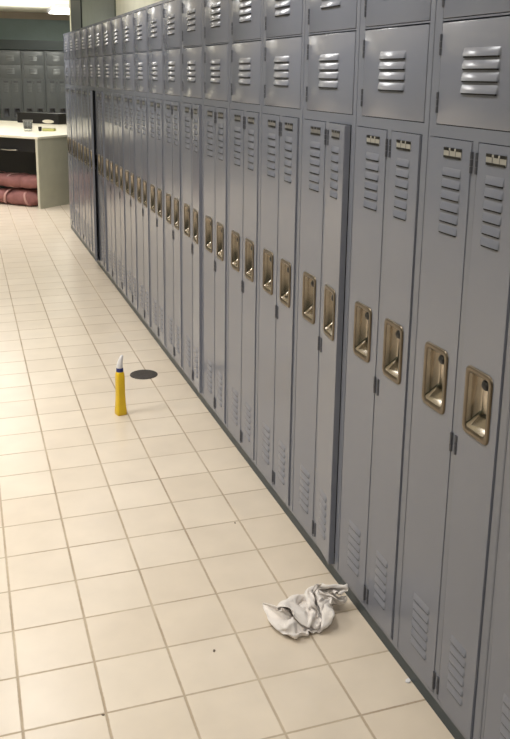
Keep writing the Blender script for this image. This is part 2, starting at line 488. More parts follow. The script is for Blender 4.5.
# things on the desks
def on_desk(d, l): return C0+E2*d+E1*l
def lathe(bm, prof, n=24, mi=0, cap0=True, cap1=True):
    loft(bm, [[(r*math.cos(2*PI*k/n), r*math.sin(2*PI*k/n), z) for k in range(n)] for r, z in prof], cap0, cap1, mi)
p = on_desk(2.13, 1.85)
t = thing('equipment_case', 'low black case with a white oval on its front, far end of the white desks', 'case', (p.x, p.y, .843), ax)
bm = bmesh.new(); box(bm, -.1, .1, -.40, .40, 0, .135, 0, .008); finish('case_body', bm, M['black'], t)
bm = bmesh.new(); loft(bm, [[(x, -.20+.11*math.cos(k*PI/10), .036+.026*math.sin(k*PI/10)) for k in range(20)] for x in (-.099, -.103)]); finish('oval_label', bm, M['white_top'], t)
bm = bmesh.new(); box(bm, -.104, .104, -.404, .404, .128, .150, 0, .004); finish('case_lid', bm, M['black'], t)
p = Vector((.058, 9.54, 0)); t = thing('sponge', 'yellow-green sponge lying on the nearest white desk top', 'sponge', (p.x, p.y, .843), ax+.5)
bm = bmesh.new(); box(bm, -.05, .05, -.08, .08, 0, .035, 0, .012); finish('sponge_block', bm, M['green'], t, smooth=40)
bm = bmesh.new(); box(bm, -.049, .049, -.079, .079, .035, .043, 0, .004); finish('scouring_pad', bm, M['strap'] if False else M['desk_edge'], t)
p = Vector((-.053, 9.54, 0)); t = thing('small_cup', 'tiny dark cup on the nearest white desk beside the sponge', 'cup', (p.x, p.y, .843))
bm = bmesh.new(); lathe(bm, [(.018, 0), (.024, .05), (.026, .055), (.022, .053), (.017, .006)]); finish('cup_body', bm, M['latch'], t, smooth=40)
p = Vector((-.2, 9.56, 0)); t = thing('clear_tumbler', 'clear plastic tumbler on the white desk left of the dark cup', 'tumbler', (p.x, p.y, .843))
bm = bmesh.new(); lathe(bm, [(.05, 0), (.06, .13), (.063, .135), (.058, .132), (.047, .006)]); finish('tumbler_body', bm, M['clear'], t, smooth=40)
bm = bmesh.new(); lathe(bm, [(.0635, .132), (.0655, .136), (.063, .141), (.061, .136)], cap0=False, cap1=False); finish('tumbler_rim', bm, M['plate_dull'], t, smooth=60)

# ------------------------------------------------------------------ yellow bottle, drain, lint
t = thing('cleaner_bottle', 'tall yellow squeeze bottle with blue collar and white nozzle standing on the tiles', 'bottle', (-.403, 2.02, 0), math.radians(14))
def sq(r, z, p=.45, n=32, dx=0):
    lp = []
    for k in range(n):
        a = 2*PI*k/n; c, s = math.cos(a), math.sin(a)
        lp.append((dx+r*math.copysign(abs(c)**p, c), r*math.copysign(abs(s)**p, s), z))
    return lp
bm = bmesh.new()
loft(bm, [sq(.0225, 0), sq(.0248, .004), sq(.0248, .022), sq(.0226, .040), sq(.0206, .075), sq(.0196, .11), sq(.0195, .145), sq(.0193, .188), sq(.0186, .204, .6), sq(.0168, .212, .9), sq(.0150, .214, 1)])
finish('bottle_body', bm, M['yellow'], t, smooth=50)
bm = bmesh.new(); lathe(bm, [(.0160, .211), (.0168, .213), (.0165, .228), (.0145, .231)]); finish('collar', bm, M['blue'], t, smooth=40)
bm = bmesh.new()
loft(bm, [[(dx+r*math.cos(2*PI*k/20), .9*r*math.sin(2*PI*k/20), z+.15*dx) for k in range(20)] for r, z, dx in
          ((.0145, .229, 0), (.0150, .235, 0), (.0146, .245, .000), (.0134, .255, .002), (.0116, .266, .005), (.0098, .276, .008), (.0080, .284, .0105), (.0045, .288, .012))])
finish('nozzle', bm, M['white'], t, smooth=60)
bm = bmesh.new(); loft(bm, [[(.0165+.006*math.cos(k*PI/4)*1, .009*math.sin(k*PI/4), z) for k in range(8)] for z in (.150, .153, .168, .171)]); finish('grip_tab', bm, M['yellow'], t, smooth=40)

t = thing('floor_drain', 'round dark metal drain cover set in the tiles beside the yellow bottle', 'drain', (-.188, 2.524, 0))
bm = bmesh.new(); lathe(bm, [(.074, 0), (.0735, .0025), (.071, .004), (.066, .004), (.065, .0025)], 48); finish('drain_ring', bm, M['drain'], t, smooth=30)
bm = bmesh.new(); lathe(bm, [(.0645, .001), (.0645, .0035), (.063, .0042)], 48)
for i in range(-4, 5):
    w = math.sqrt(max(0, .055**2-(i*.012)**2)); box(bm, -w, w, i*.012-.002, i*.012+.002, .004, .0046)
finish('drain_grate', bm, M['drain'], t)

def scrap(name, x, y, r, m, label, cat, seed, z=0, grp=None):
    rn = random.Random(seed); bm = bmesh.new()
    lo = [[(x_*r*(1+.3*rn.uniform(-1, 1)), y_*r*(1+.3*rn.uniform(-1, 1)), zz) for x_, y_ in [(math.cos(k*PI/4), .7*math.sin(k*PI/4)) for k in range(8)]] for zz in (0, r*.35)]
    loft(bm, lo); o = finish(name, bm, m, None, (x, y, z), 60); o.rotation_euler.z = rn.uniform(0, 3); tag(o, label, cat, grp); return o
scrap('paper_scrap', -.006, -.04, .0095, M['white'], 'tiny white paper scrap against the dark base below the nearest lockers', 'scrap', 1)
scrap('lint_speck', -.195, .89, .0045, M['lint'], 'dark speck on the tiles between the rag and the drain', 'speck', 2)
scrap('lint_speck', -.464, .238, .005, M['lint'], 'dark speck on the tile left of the white rag', 'speck', 3)
scrap('lint_speck', -.798, .0885, .004, M['lint'], 'dark speck on a joint near the bottom left of the floor', 'speck', 4)

#RAGBEGIN
# a crumpled cotton rag: cloth grid 57 x 45, positions in fifths of a millimetre
RAG_N = (56, 44)
RAG = [
    -503,-488,145,-521,-491,123,-522,-497,104,-520,-491,84,-501,-473,67,-528,-468,99,-562,-431,78,-597,-392,48,-608,-325,40,-640,-279,61,-656,-274,66,-674,-223,75,-689,-113,64,-696,32,54,-647,145,31,-661,295,22,-628,394,22,-640,410,50,-619,394,69,
    -594,336,90,-578,252,131,-529,158,166,-539,37,221,-516,-83,260,-525,-100,281,-541,-111,288,-532,-116,281,-514,-143,260,-547,-116,243,-571,-77,207,-541,-34,236,-575,-59,256,-557,-67,274,-536,-84,287,-499,-122,311,-441,-170,331,-408,-229,309,-376,-258,294,
    -388,-274,277,-406,-285,241,-364,-314,202,-331,-347,153,-283,-381,129,-245,-405,113,-217,-422,99,-195,-425,97,-196,-402,91,-198,-371,86,-170,-390,100,-132,-402,93,-143,-405,58,-105,-431,61,-107,-473,74,-116,-445,89,-124,-434,106,-114,-418,95,-113,-387,114,
    -482,-491,115,-495,-524,127,-500,-534,109,-506,-533,88,-496,-503,94,-483,-459,95,-523,-417,82,-582,-392,80,-575,-326,56,-622,-313,67,-630,-257,85,-643,-219,94,-669,-119,93,-661,4,47,-643,146,10,-622,282,12,-594,348,39,-617,408,32,-615,405,51,
    -602,351,79,-576,269,117,-550,130,145,-512,28,199,-483,-81,244,-499,-96,258,-501,-122,290,-497,-122,298,-508,-111,277,-528,-84,248,-536,-69,194,-575,-27,220,-546,-31,257,-548,-27,284,-533,-42,300,-490,-81,295,-433,-127,315,-394,-187,299,-385,-225,271,
    -397,-242,255,-391,-257,221,-352,-285,185,-302,-335,170,-255,-369,145,-218,-381,119,-214,-412,131,-190,-418,129,-177,-404,119,-186,-375,118,-173,-351,99,-164,-382,80,-127,-368,64,-107,-401,86,-87,-436,70,-76,-454,92,-82,-446,113,-87,-425,121,-77,-389,128,
    -451,-502,132,-458,-538,123,-462,-549,104,-469,-553,84,-465,-521,77,-469,-477,66,-523,-446,59,-556,-386,56,-555,-323,85,-599,-336,89,-593,-270,94,-611,-211,104,-637,-132,115,-623,-38,61,-605,85,12,-585,220,10,-592,315,26,-572,338,52,-576,344,47,
    -571,308,66,-547,215,103,-515,118,151,-482,-8,182,-451,-78,236,-464,-91,255,-487,-115,261,-489,-114,268,-476,-90,272,-496,-63,238,-520,-34,192,-554,7,224,-541,5,267,-515,-14,270,-503,-19,291,-480,-56,321,-435,-101,287,-387,-156,277,-404,-196,253,
    -391,-211,235,-364,-231,217,-322,-267,197,-276,-315,186,-230,-352,164,-193,-368,139,-208,-391,158,-186,-401,159,-165,-404,150,-154,-390,132,-142,-365,116,-157,-345,90,-122,-366,97,-96,-368,68,-69,-399,65,-52,-426,76,-50,-426,97,-48,-415,115,-63,-388,97,
    -454,-503,99,-424,-525,113,-427,-539,93,-436,-538,73,-452,-542,52,-481,-505,45,-507,-451,30,-519,-385,49,-529,-351,98,-574,-361,110,-593,-308,121,-589,-249,130,-596,-163,126,-596,-62,83,-565,8,28,-549,129,33,-553,228,24,-532,244,52,-529,247,68,
    -528,227,74,-516,178,112,-489,63,134,-448,-25,176,-426,-72,229,-464,-107,227,-479,-115,229,-462,-113,243,-446,-85,248,-473,-68,209,-504,-14,220,-533,40,231,-512,30,269,-490,12,277,-470,-10,278,-454,-29,321,-408,-80,301,-397,-126,256,-373,-172,255,
    -359,-195,246,-335,-219,235,-298,-255,219,-251,-289,196,-210,-333,191,-211,-337,145,-193,-357,163,-175,-367,170,-155,-378,174,-139,-370,156,-155,-345,142,-133,-348,116,-111,-330,91,-93,-366,102,-65,-365,80,-41,-387,72,-25,-396,83,-16,-395,102,-38,-365,113,
    -431,-476,94,-397,-500,102,-403,-513,81,-422,-505,67,-425,-517,44,-459,-510,20,-471,-453,39,-485,-389,62,-517,-388,109,-553,-369,141,-555,-319,118,-559,-262,112,-556,-203,130,-559,-107,106,-525,-58,54,-528,46,17,-513,127,24,-503,163,45,-493,161,64,
    -482,143,82,-475,117,115,-451,17,130,-417,-39,175,-412,-62,224,-444,-91,216,-459,-111,203,-460,-96,210,-424,-78,218,-450,-33,225,-482,19,234,-508,71,240,-483,58,270,-463,37,269,-453,20,291,-421,-11,320,-394,-56,280,-365,-106,252,-342,-150,250,
    -331,-172,236,-309,-194,226,-273,-229,229,-230,-266,214,-190,-301,194,-195,-304,149,-181,-324,174,-160,-334,179,-147,-347,192,-127,-353,186,-129,-332,165,-110,-338,142,-108,-309,120,-85,-328,94,-55,-343,108,-42,-349,81,-18,-357,81,-20,-356,101,1,-376,117,
    -394,-472,102,-406,-482,73,-377,-488,66,-390,-496,49,-421,-481,48,-446,-476,13,-451,-463,65,-458,-398,83,-495,-363,118,-519,-373,154,-520,-328,138,-522,-283,125,-528,-223,113,-522,-142,125,-504,-90,72,-485,-38,19,-474,17,48,-465,48,68,-457,53,86,
    -445,45,104,-456,44,96,-434,3,139,-393,-45,174,-393,-54,215,-414,-81,202,-423,-101,188,-442,-86,179,-431,-45,191,-471,-7,197,-486,47,205,-468,64,243,-455,83,268,-444,65,281,-424,43,300,-387,4,315,-360,-41,280,-333,-88,255,-313,-127,245,
    -300,-149,234,-279,-174,237,-245,-205,231,-203,-242,221,-197,-269,180,-165,-280,147,-151,-305,172,-157,-305,198,-138,-312,202,-116,-318,198,-96,-324,181,-95,-306,155,-71,-316,129,-91,-291,105,-53,-303,108,-34,-311,86,-15,-322,97,6,-331,104,17,-344,127,
    -363,-479,80,-391,-453,92,-391,-450,69,-390,-457,49,-389,-484,29,-419,-451,10,-421,-442,64,-439,-408,110,-464,-356,135,-491,-361,171,-512,-323,169,-518,-287,159,-496,-254,137,-480,-183,135,-464,-133,87,-442,-109,34,-432,-50,49,-421,-30,72,-418,-14,82,
    -408,-10,98,-417,5,100,-405,-11,142,-368,-49,169,-386,-47,198,-411,-53,199,-417,-65,181,-419,-65,154,-451,-27,159,-463,25,170,-444,49,207,-439,84,231,-423,87,251,-413,67,263,-390,56,292,-351,18,307,-324,-28,280,-300,-73,262,-284,-104,244,
    -270,-128,239,-250,-150,232,-219,-180,220,-180,-215,210,-196,-235,170,-159,-262,173,-123,-282,172,-145,-272,190,-131,-273,204,-108,-280,202,-100,-287,180,-68,-291,175,-51,-291,146,-78,-265,126,-60,-273,93,-24,-276,94,0,-288,90,11,-294,107,29,-308,125,
    -357,-482,114,-352,-464,86,-351,-451,67,-356,-444,48,-357,-467,22,-389,-429,10,-410,-408,58,-403,-398,113,-436,-372,153,-461,-350,186,-474,-320,170,-483,-288,172,-489,-245,162,-448,-236,131,-423,-178,98,-400,-161,49,-391,-106,56,-395,-72,59,-387,-57,70,
    -377,-46,87,-378,-22,100,-380,-67,133,-375,-44,151,-394,-40,173,-387,-31,189,-410,-25,180,-410,-25,145,-440,13,148,-429,50,183,-437,92,205,-404,81,217,-390,75,236,-386,89,257,-356,73,283,-335,20,277,-289,-15,279,-268,-55,260,-252,-84,246,
    -242,-104,232,-225,-126,220,-198,-154,208,-163,-186,196,-182,-202,160,-149,-235,153,-121,-263,144,-116,-257,169,-129,-246,184,-114,-240,195,-89,-250,190,-86,-261,161,-49,-263,170,-52,-240,136,-54,-235,93,-17,-246,76,3,-252,95,11,-257,114,20,-269,135,
    -327,-503,101,-320,-483,75,-324,-475,54,-340,-476,37,-325,-449,15,-367,-429,34,-395,-375,46,-387,-367,101,-422,-342,140,-424,-345,182,-436,-313,173,-445,-283,173,-459,-248,183,-422,-233,151,-384,-212,108,-366,-172,65,-364,-129,37,-372,-96,38,-366,-77,50,
    -369,-56,66,-349,-73,100,-357,-57,138,-388,-37,130,-388,-24,151,-381,-11,164,-399,12,171,-396,12,132,-424,54,141,-415,89,175,-409,121,202,-389,119,222,-370,100,220,-352,94,242,-324,80,270,-317,28,251,-267,5,259,-243,-32,247,-226,-58,237,
    -212,-81,228,-197,-102,216,-181,-124,194,-148,-152,188,-165,-167,156,-135,-199,145,-110,-230,130,-91,-233,154,-120,-226,156,-120,-214,169,-104,-214,185,-80,-229,186,-57,-226,159,-13,-238,145,-40,-208,116,-13,-209,79,-21,-228,105,-26,-244,121,-21,-268,122,
    -291,-502,90,-296,-510,60,-301,-500,41,-303,-476,31,-305,-439,42,-339,-417,14,-359,-368,39,-383,-336,82,-384,-334,134,-390,-328,176,-406,-304,193,-418,-279,197,-419,-252,178,-419,-205,154,-387,-189,107,-333,-173,77,-326,-134,48,-333,-112,26,-340,-89,25,
    -332,-84,55,-320,-67,89,-330,-45,129,-364,-24,116,-377,-7,127,-374,11,136,-358,7,162,-382,46,156,-407,93,153,-373,91,189,-374,136,190,-365,146,209,-348,133,221,-343,131,250,-325,89,239,-302,40,224,-294,-9,240,-263,-33,220,-239,-51,207,
    -216,-63,200,-195,-76,192,-164,-90,191,-141,-116,175,-130,-144,151,-150,-170,125,-112,-190,119,-79,-212,127,-87,-204,151,-110,-190,149,-104,-180,165,-77,-196,167,-49,-199,187,-9,-223,174,-21,-186,137,-1,-178,94,5,-205,122,13,-230,121,10,-250,134,
    -273,-485,65,-259,-513,54,-263,-504,34,-268,-478,41,-289,-461,21,-301,-414,19,-321,-371,46,-343,-337,85,-364,-302,121,-358,-309,162,-388,-290,165,-388,-268,180,-388,-239,190,-388,-195,169,-377,-163,120,-317,-152,93,-313,-111,63,-292,-112,37,-296,-93,26,
    -324,-72,25,-310,-52,65,-348,-47,98,-329,-10,114,-340,-14,135,-333,5,147,-339,40,154,-366,73,132,-373,119,156,-334,109,186,-333,140,204,-337,166,195,-341,170,218,-319,135,228,-291,103,247,-267,53,235,-291,15,214,-254,-4,203,-222,-19,208,
    -201,-29,196,-188,-42,180,-166,-58,171,-140,-77,162,-122,-105,141,-150,-129,119,-109,-149,119,-72,-177,111,-60,-182,141,-85,-171,132,-98,-156,138,-93,-155,159,-53,-172,161,-26,-193,192,11,-186,153,13,-153,113,38,-189,125,34,-211,141,17,-222,154,
    -245,-487,84,-231,-489,60,-230,-484,37,-239,-467,21,-259,-444,10,-272,-424,40,-312,-406,61,-325,-371,97,-330,-327,126,-328,-285,147,-360,-265,151,-382,-248,152,-365,-232,167,-353,-188,177,-346,-190,124,-319,-126,116,-279,-130,75,-274,-91,64,-277,-70,52,
    -281,-61,24,-326,-35,36,-320,-22,85,-364,-3,99,-366,16,119,-352,35,126,-320,56,123,-333,91,151,-338,147,156,-300,134,183,-294,154,205,-299,178,196,-309,190,215,-292,158,235,-260,120,242,-287,81,219,-275,39,194,-241,29,216,-215,16,198,
    -194,7,186,-176,-5,175,-160,-21,160,-139,-39,147,-116,-64,132,-146,-88,109,-107,-115,102,-64,-138,103,-37,-155,127,-66,-142,126,-83,-124,131,-88,-119,150,-71,-139,173,-33,-158,204,-17,-163,154,25,-126,136,51,-164,147,39,-184,164,29,-200,176,
    -259,-453,79,-257,-458,55,-231,-451,54,-220,-441,36,-245,-422,30,-271,-399,15,-293,-379,45,-284,-371,87,-314,-328,91,-316,-284,110,-349,-262,116,-351,-239,130,-348,-215,141,-329,-220,171,-309,-197,125,-286,-129,132,-243,-120,87,-236,-76,75,-235,-57,59,
    -258,-35,50,-292,-18,18,-316,9,61,-331,22,102,-356,37,88,-353,60,96,-340,95,112,-306,121,136,-302,173,155,-264,160,178,-255,169,202,-264,189,209,-279,213,221,-262,181,242,-255,138,216,-250,86,213,-254,60,174,-263,17,190,-236,13,172,
    -222,-10,169,-205,-11,153,-196,-35,154,-176,-52,139,-153,-61,116,-121,-69,88,-97,-87,124,-55,-99,102,-18,-123,117,-35,-133,141,-44,-118,128,-63,-106,127,-50,-110,159,-65,-136,198,-25,-127,158,32,-117,170,41,-161,177,13,-157,171,2,-174,183,
    -220,-453,83,-244,-436,80,-243,-418,67,-229,-408,49,-216,-399,28,-248,-387,39,-267,-353,33,-250,-367,66,-278,-325,71,-306,-284,74,-317,-251,93,-318,-227,112,-318,-240,133,-312,-252,162,-296,-194,156,-252,-145,127,-220,-91,96,-214,-101,52,-217,-87,33,
    -218,-52,39,-249,-18,13,-276,7,62,-295,38,94,-317,49,76,-315,72,85,-299,101,107,-293,153,115,-264,186,145,-252,201,177,-225,193,187,-226,206,204,-248,233,217,-233,190,223,-220,138,226,-215,90,204,-218,46,177,-259,35,162,-266,1,152,
    -251,-24,151,-231,-36,147,-219,-40,127,-193,-34,114,-158,-28,104,-114,-32,92,-88,-49,128,-43,-65,110,-9,-86,132,-21,-100,158,-35,-85,144,-53,-76,138,-67,-82,170,-98,-125,180,-32,-107,185,26,-117,201,31,-163,207,6,-146,199,-11,-138,188,
    -209,-444,53,-204,-438,78,-206,-413,75,-206,-390,71,-222,-378,57,-213,-372,30,-236,-354,10,-250,-336,43,-236,-318,76,-283,-312,92,-283,-270,103,-278,-237,110,-279,-236,130,-275,-254,158,-261,-199,158,-245,-166,100,-192,-114,91,-190,-72,61,-177,-81,41,
    -184,-61,22,-209,-13,12,-245,26,48,-262,56,85,-284,60,62,-286,85,66,-279,121,86,-257,163,108,-231,165,150,-222,206,156,-220,227,171,-218,241,188,-213,249,217,-200,207,229,-197,160,209,-189,111,189,-229,84,170,-228,43,145,-253,21,127,
    -239,-3,125,-229,2,145,-208,-2,133,-177,-11,135,-140,-21,132,-109,0,108,-68,-29,105,-21,-37,120,-3,-57,153,-17,-67,176,-39,-62,172,-60,-61,168,-100,-67,159,-101,-98,201,-39,-103,215,16,-126,231,7,-170,232,-19,-166,218,-22,-140,218,
    -184,-470,57,-194,-446,47,-188,-421,46,-180,-399,48,-186,-374,48,-194,-343,47,-198,-357,17,-213,-323,37,-240,-286,53,-244,-302,93,-262,-289,126,-246,-261,111,-241,-242,126,-237,-254,152,-223,-201,157,-211,-177,96,-192,-119,58,-158,-78,76,-160,-56,59,
    -155,-43,37,-195,-6,42,-225,52,28,-233,36,75,-245,67,62,-249,89,54,-259,129,58,-228,148,93,-208,180,129,-184,199,159,-180,223,173,-180,245,183,-182,266,201,-169,226,214,-158,176,212,-190,151,181,-214,116,153,-226,78,129,-232,47,108,
    -215,26,113,-209,33,133,-184,28,144,-154,23,127,-123,11,148,-79,7,131,-37,-2,110,-11,-8,144,-4,-29,176,-29,-34,185,-44,-26,170,-67,-25,163,-100,-38,183,-69,-78,209,-45,-123,242,9,-140,261,-17,-174,256,-40,-171,243,-55,-155,230,
    -166,-477,28,-169,-451,21,-175,-427,16,-176,-403,15,-170,-379,17,-162,-363,40,-163,-341,16,-190,-306,17,-203,-280,50,-210,-282,93,-236,-313,110,-234,-290,131,-225,-273,144,-195,-255,153,-198,-206,130,-188,-144,100,-158,-127,44,-125,-86,63,-123,-60,68,
    -137,-32,63,-162,9,40,-191,68,29,-198,48,78,-212,82,73,-212,96,56,-225,127,43,-218,169,66,-187,192,103,-163,212,135,-149,231,157,-142,246,173,-151,270,180,-138,254,206,-129,207,201,-159,181,170,-172,130,156,-190,103,125,-209,81,101,
    -193,57,100,-180,56,117,-167,63,136,-135,52,150,-97,45,138,-63,38,106,-51,17,142,-30,9,175,-9,0,200,-34,-2,201,-49,6,186,-76,8,176,-85,-19,208,-56,-57,237,-26,-101,265,0,-140,291,-35,-156,280,-56,-150,267,-65,-127,252,
    -145,-448,38,-132,-444,14,-134,-417,18,-142,-399,31,-132,-386,13,-135,-355,16,-142,-323,38,-155,-293,12,-174,-305,49,-200,-317,81,-202,-329,115,-198,-302,129,-186,-283,133,-165,-251,127,-157,-194,114,-147,-127,93,-116,-121,41,-102,-75,35,-93,-55,49,
    -102,-23,55,-128,20,33,-156,78,31,-164,60,78,-179,98,80,-191,116,75,-203,142,66,-194,172,39,-168,199,74,-151,229,108,-134,250,133,-118,258,149,-114,272,165,-110,284,189,-97,244,193,-118,206,166,-132,156,148,-171,146,121,-185,118,95,
    -169,93,100,-151,78,101,-132,66,112,-116,92,136,-71,87,131,-59,39,146,-8,31,149,4,33,185,-20,42,200,-36,35,214,-52,40,198,-83,26,204,-56,-9,228,-20,-55,225,4,-106,244,-3,-104,287,-34,-115,292,-60,-115,289,-66,-87,270,
    -112,-460,46,-114,-431,40,-97,-416,29,-108,-402,45,-100,-385,30,-111,-359,40,-119,-336,14,-121,-293,23,-143,-289,60,-160,-318,87,-170,-299,115,-187,-291,94,-191,-265,94,-176,-226,85,-148,-172,72,-96,-130,81,-83,-85,49,-62,-74,22,-69,-50,22,
    -85,-14,27,-100,36,47,-124,94,40,-142,89,85,-152,105,57,-169,117,48,-186,135,38,-158,166,47,-160,220,48,-139,249,83,-109,258,110,-112,285,126,-106,300,141,-98,310,159,-85,273,162,-71,225,167,-91,183,141,-137,180,116,-154,154,89,
    -150,132,111,-140,116,120,-113,106,123,-97,83,101,-56,56,103,-19,65,133,2,76,167,5,76,202,-11,73,225,-34,74,226,-59,73,213,-67,39,231,-23,8,227,-7,-40,250,30,-80,251,-10,-77,262,-29,-76,278,-39,-72,298,-60,-42,290,
    -97,-449,16,-89,-458,41,-76,-439,50,-72,-414,46,-68,-388,48,-74,-361,34,-83,-334,10,-86,-298,34,-117,-316,57,-123,-309,92,-135,-282,102,-148,-260,99,-141,-249,72,-128,-207,55,-89,-157,57,-48,-110,60,-40,-59,54,-31,-45,33,-31,-42,12,
    -54,-2,12,-72,52,29,-110,77,66,-119,118,91,-144,135,76,-150,149,59,-149,141,38,-149,167,17,-128,201,43,-106,237,72,-87,275,89,-74,278,117,-76,304,116,-72,320,131,-56,308,156,-64,262,142,-53,209,133,-101,209,110,-122,184,81,
    -117,161,102,-108,144,112,-89,130,101,-65,103,116,-22,83,104,-18,105,148,-32,93,187,-14,115,212,-8,115,233,-33,112,227,-64,100,237,-49,59,253,-4,26,250,16,-20,232,43,-47,257,17,-55,276,0,-47,290,-18,-33,280,-32,2,292,
    -71,-479,10,-62,-450,15,-47,-437,28,-33,-426,46,-42,-404,28,-40,-371,22,-44,-333,10,-75,-335,38,-83,-300,56,-95,-283,83,-116,-273,68,-101,-254,81,-92,-214,77,-66,-183,43,-42,-128,26,-21,-78,24,9,-67,46,9,-43,43,1,-26,19,
    -28,10,31,-76,33,57,-80,84,83,-87,128,76,-112,135,58,-112,159,57,-114,162,37,-113,169,10,-106,214,21,-89,253,47,-57,257,79,-40,275,103,-40,302,102,-39,324,111,-39,338,133,-33,294,145,-22,243,131,-67,238,101,-87,207,72,
    -85,186,97,-77,168,109,-60,149,116,-52,123,92,-17,114,124,-57,126,156,-63,123,201,-46,144,232,-22,157,230,-21,144,245,-57,129,259,-21,87,254,9,49,229,41,9,226,37,-6,258,36,-14,282,16,-7,271,-4,15,271,-2,43,295,
    -72,-474,44,-46,-484,29,-25,-472,26,-15,-447,18,-8,-417,15,-5,-380,13,-13,-340,26,-46,-346,52,-53,-312,71,-63,-282,61,-77,-266,47,-66,-235,50,-34,-197,64,-8,-152,39,8,-96,48,33,-87,14,34,-60,10,35,-39,19,27,0,28,
    -10,20,57,-58,35,84,-46,84,65,-81,101,54,-73,129,57,-73,152,48,-76,153,29,-74,172,10,-68,213,19,-60,262,27,-37,281,61,-9,272,86,0,297,97,0,320,104,-4,342,116,0,319,148,-11,279,117,-26,228,101,-52,224,61,
    -53,211,91,-45,195,106,-34,170,100,-15,136,97,-13,147,142,-56,164,168,-30,152,210,-42,187,230,-35,191,254,-9,185,241,-29,163,270,2,120,255,31,78,236,62,44,227,56,32,255,55,28,277,33,36,285,23,55,266,-7,78,267,
    -59,-503,64,-46,-470,63,-23,-456,61,-2,-442,51,21,-430,34,29,-391,26,3,-364,47,-19,-335,72,-20,-302,53,-38,-292,36,-33,-265,42,-17,-225,36,10,-173,37,40,-123,60,59,-97,22,76,-66,32,73,-47,17,58,-50,40,45,-8,55,
    -4,-2,85,-25,53,78,-43,66,36,-55,101,33,-43,117,48,-37,139,45,-40,144,22,-37,171,20,-34,208,34,-29,254,45,-8,296,43,20,275,65,28,303,75,32,324,86,33,341,102,36,332,137,27,278,128,12,234,97,-14,213,59,
    -36,181,75,-13,192,89,3,187,108,26,151,99,-22,178,121,-24,183,174,3,173,218,-12,217,225,-13,229,248,-6,218,268,7,178,282,6,159,236,33,113,216,67,86,227,55,76,250,55,73,272,51,82,291,22,91,294,14,118,272,
    -64,-493,97,-27,-479,94,-3,-485,84,19,-470,73,32,-438,68,52,-401,52,39,-352,56,10,-313,65,2,-324,34,1,-295,33,8,-265,35,27,-219,47,58,-162,49,87,-107,53,104,-86,13,112,-52,10,108,-32,23,77,-17,39,55,-30,81,
    25,23,94,9,65,63,-7,73,21,-24,103,10,-11,103,30,-9,109,47,-11,140,45,-1,164,27,3,203,34,7,246,51,26,285,31,50,298,58,65,290,84,70,314,86,70,339,91,72,342,126,65,287,122,44,254,83,26,206,68,
    -4,170,62,-5,154,80,18,171,80,48,179,110,7,147,129,18,193,169,33,198,221,19,246,224,30,243,247,21,249,268,27,213,290,29,193,243,44,154,210,38,119,231,64,121,245,71,117,262,50,120,275,22,135,280,10,148,303,
    -47,-465,113,-11,-490,123,20,-492,114,41,-491,100,59,-470,80,50,-422,84,55,-365,84,47,-316,69,40,-327,36,39,-300,29,47,-266,30,64,-212,30,102,-161,51,117,-111,27,127,-70,41,144,-52,25,124,-46,46,105,-7,62,76,-11,106,
    54,26,66,32,60,35,18,100,39,12,116,12,1,141,12,13,141,31,28,138,48,23,169,51,40,202,35,42,244,57,58,270,23,85,293,45,102,284,71,110,305,82,109,330,83,107,354,112,95,300,103,81,243,90,50,195,92,
    37,161,67,23,129,69,33,133,84,65,147,105,32,124,141,56,185,163,62,220,215,50,270,222,57,275,247,57,266,268,58,238,296,62,221,246,79,172,225,37,161,232,32,150,255,41,145,272,49,150,296,28,173,288,36,178,314,
    -34,-434,127,0,-466,146,36,-472,139,60,-475,128,84,-481,107,88,-432,95,83,-383,64,82,-326,74,77,-331,37,76,-305,27,85,-270,39,103,-216,22,131,-156,28,154,-101,32,158,-76,59,162,-53,58,154,-25,36,125,-38,74,103,15,93,
    73,62,66,64,80,24,42,107,10,46,117,32,38,135,17,38,161,12,56,152,31,55,179,39,60,208,64,78,253,60,94,257,18,121,289,35,140,280,62,148,294,80,147,320,79,146,346,104,123,302,128,95,246,123,87,199,91,
    67,155,86,62,133,63,60,111,75,60,108,108,54,107,159,58,165,192,73,233,184,88,267,220,96,277,245,95,261,261,84,266,296,91,220,268,98,165,252,69,136,234,67,165,247,59,180,261,63,152,262,64,171,284,66,195,303,
    -16,-401,135,7,-438,166,46,-436,148,74,-446,147,92,-446,125,124,-454,92,120,-400,64,116,-340,80,113,-323,44,114,-310,22,123,-274,35,139,-221,11,164,-160,13,186,-117,43,193,-82,54,197,-59,51,168,-61,33,147,-15,55,132,36,84,
    103,83,67,65,109,48,79,108,13,78,136,10,81,140,28,77,162,13,78,185,27,91,175,55,98,210,75,117,252,60,131,245,18,158,283,26,177,280,53,186,286,74,185,315,76,184,337,104,162,295,128,134,240,125,108,184,119,
    101,172,76,98,137,74,95,115,89,95,101,119,90,111,167,93,168,201,111,232,181,122,249,225,134,271,243,131,276,264,122,264,300,119,232,257,103,187,227,101,143,246,89,145,272,94,169,275,84,176,291,85,146,302,57,161,315,
    1,-368,144,14,-408,184,57,-405,163,89,-411,157,114,-424,147,143,-452,124,114,-402,98,154,-351,83,146,-343,41,148,-314,33,159,-278,20,168,-218,31,203,-169,10,213,-114,18,181,-94,24,187,-75,19,189,-42,11,178,0,43,163,50,70,
    111,56,45,96,99,32,88,126,46,107,122,26,121,138,16,106,149,35,114,175,45,121,203,50,139,219,82,159,251,57,171,236,17,195,273,23,214,290,44,220,301,60,216,294,86,220,325,109,189,281,109,171,230,128,127,212,99,
    140,169,82,136,139,92,133,118,107,132,105,138,121,121,184,127,183,210,148,241,183,158,240,228,162,244,252,167,263,266,157,255,304,144,212,271,136,176,231,133,149,262,121,132,280,106,139,297,116,164,294,106,184,303,93,168,326,
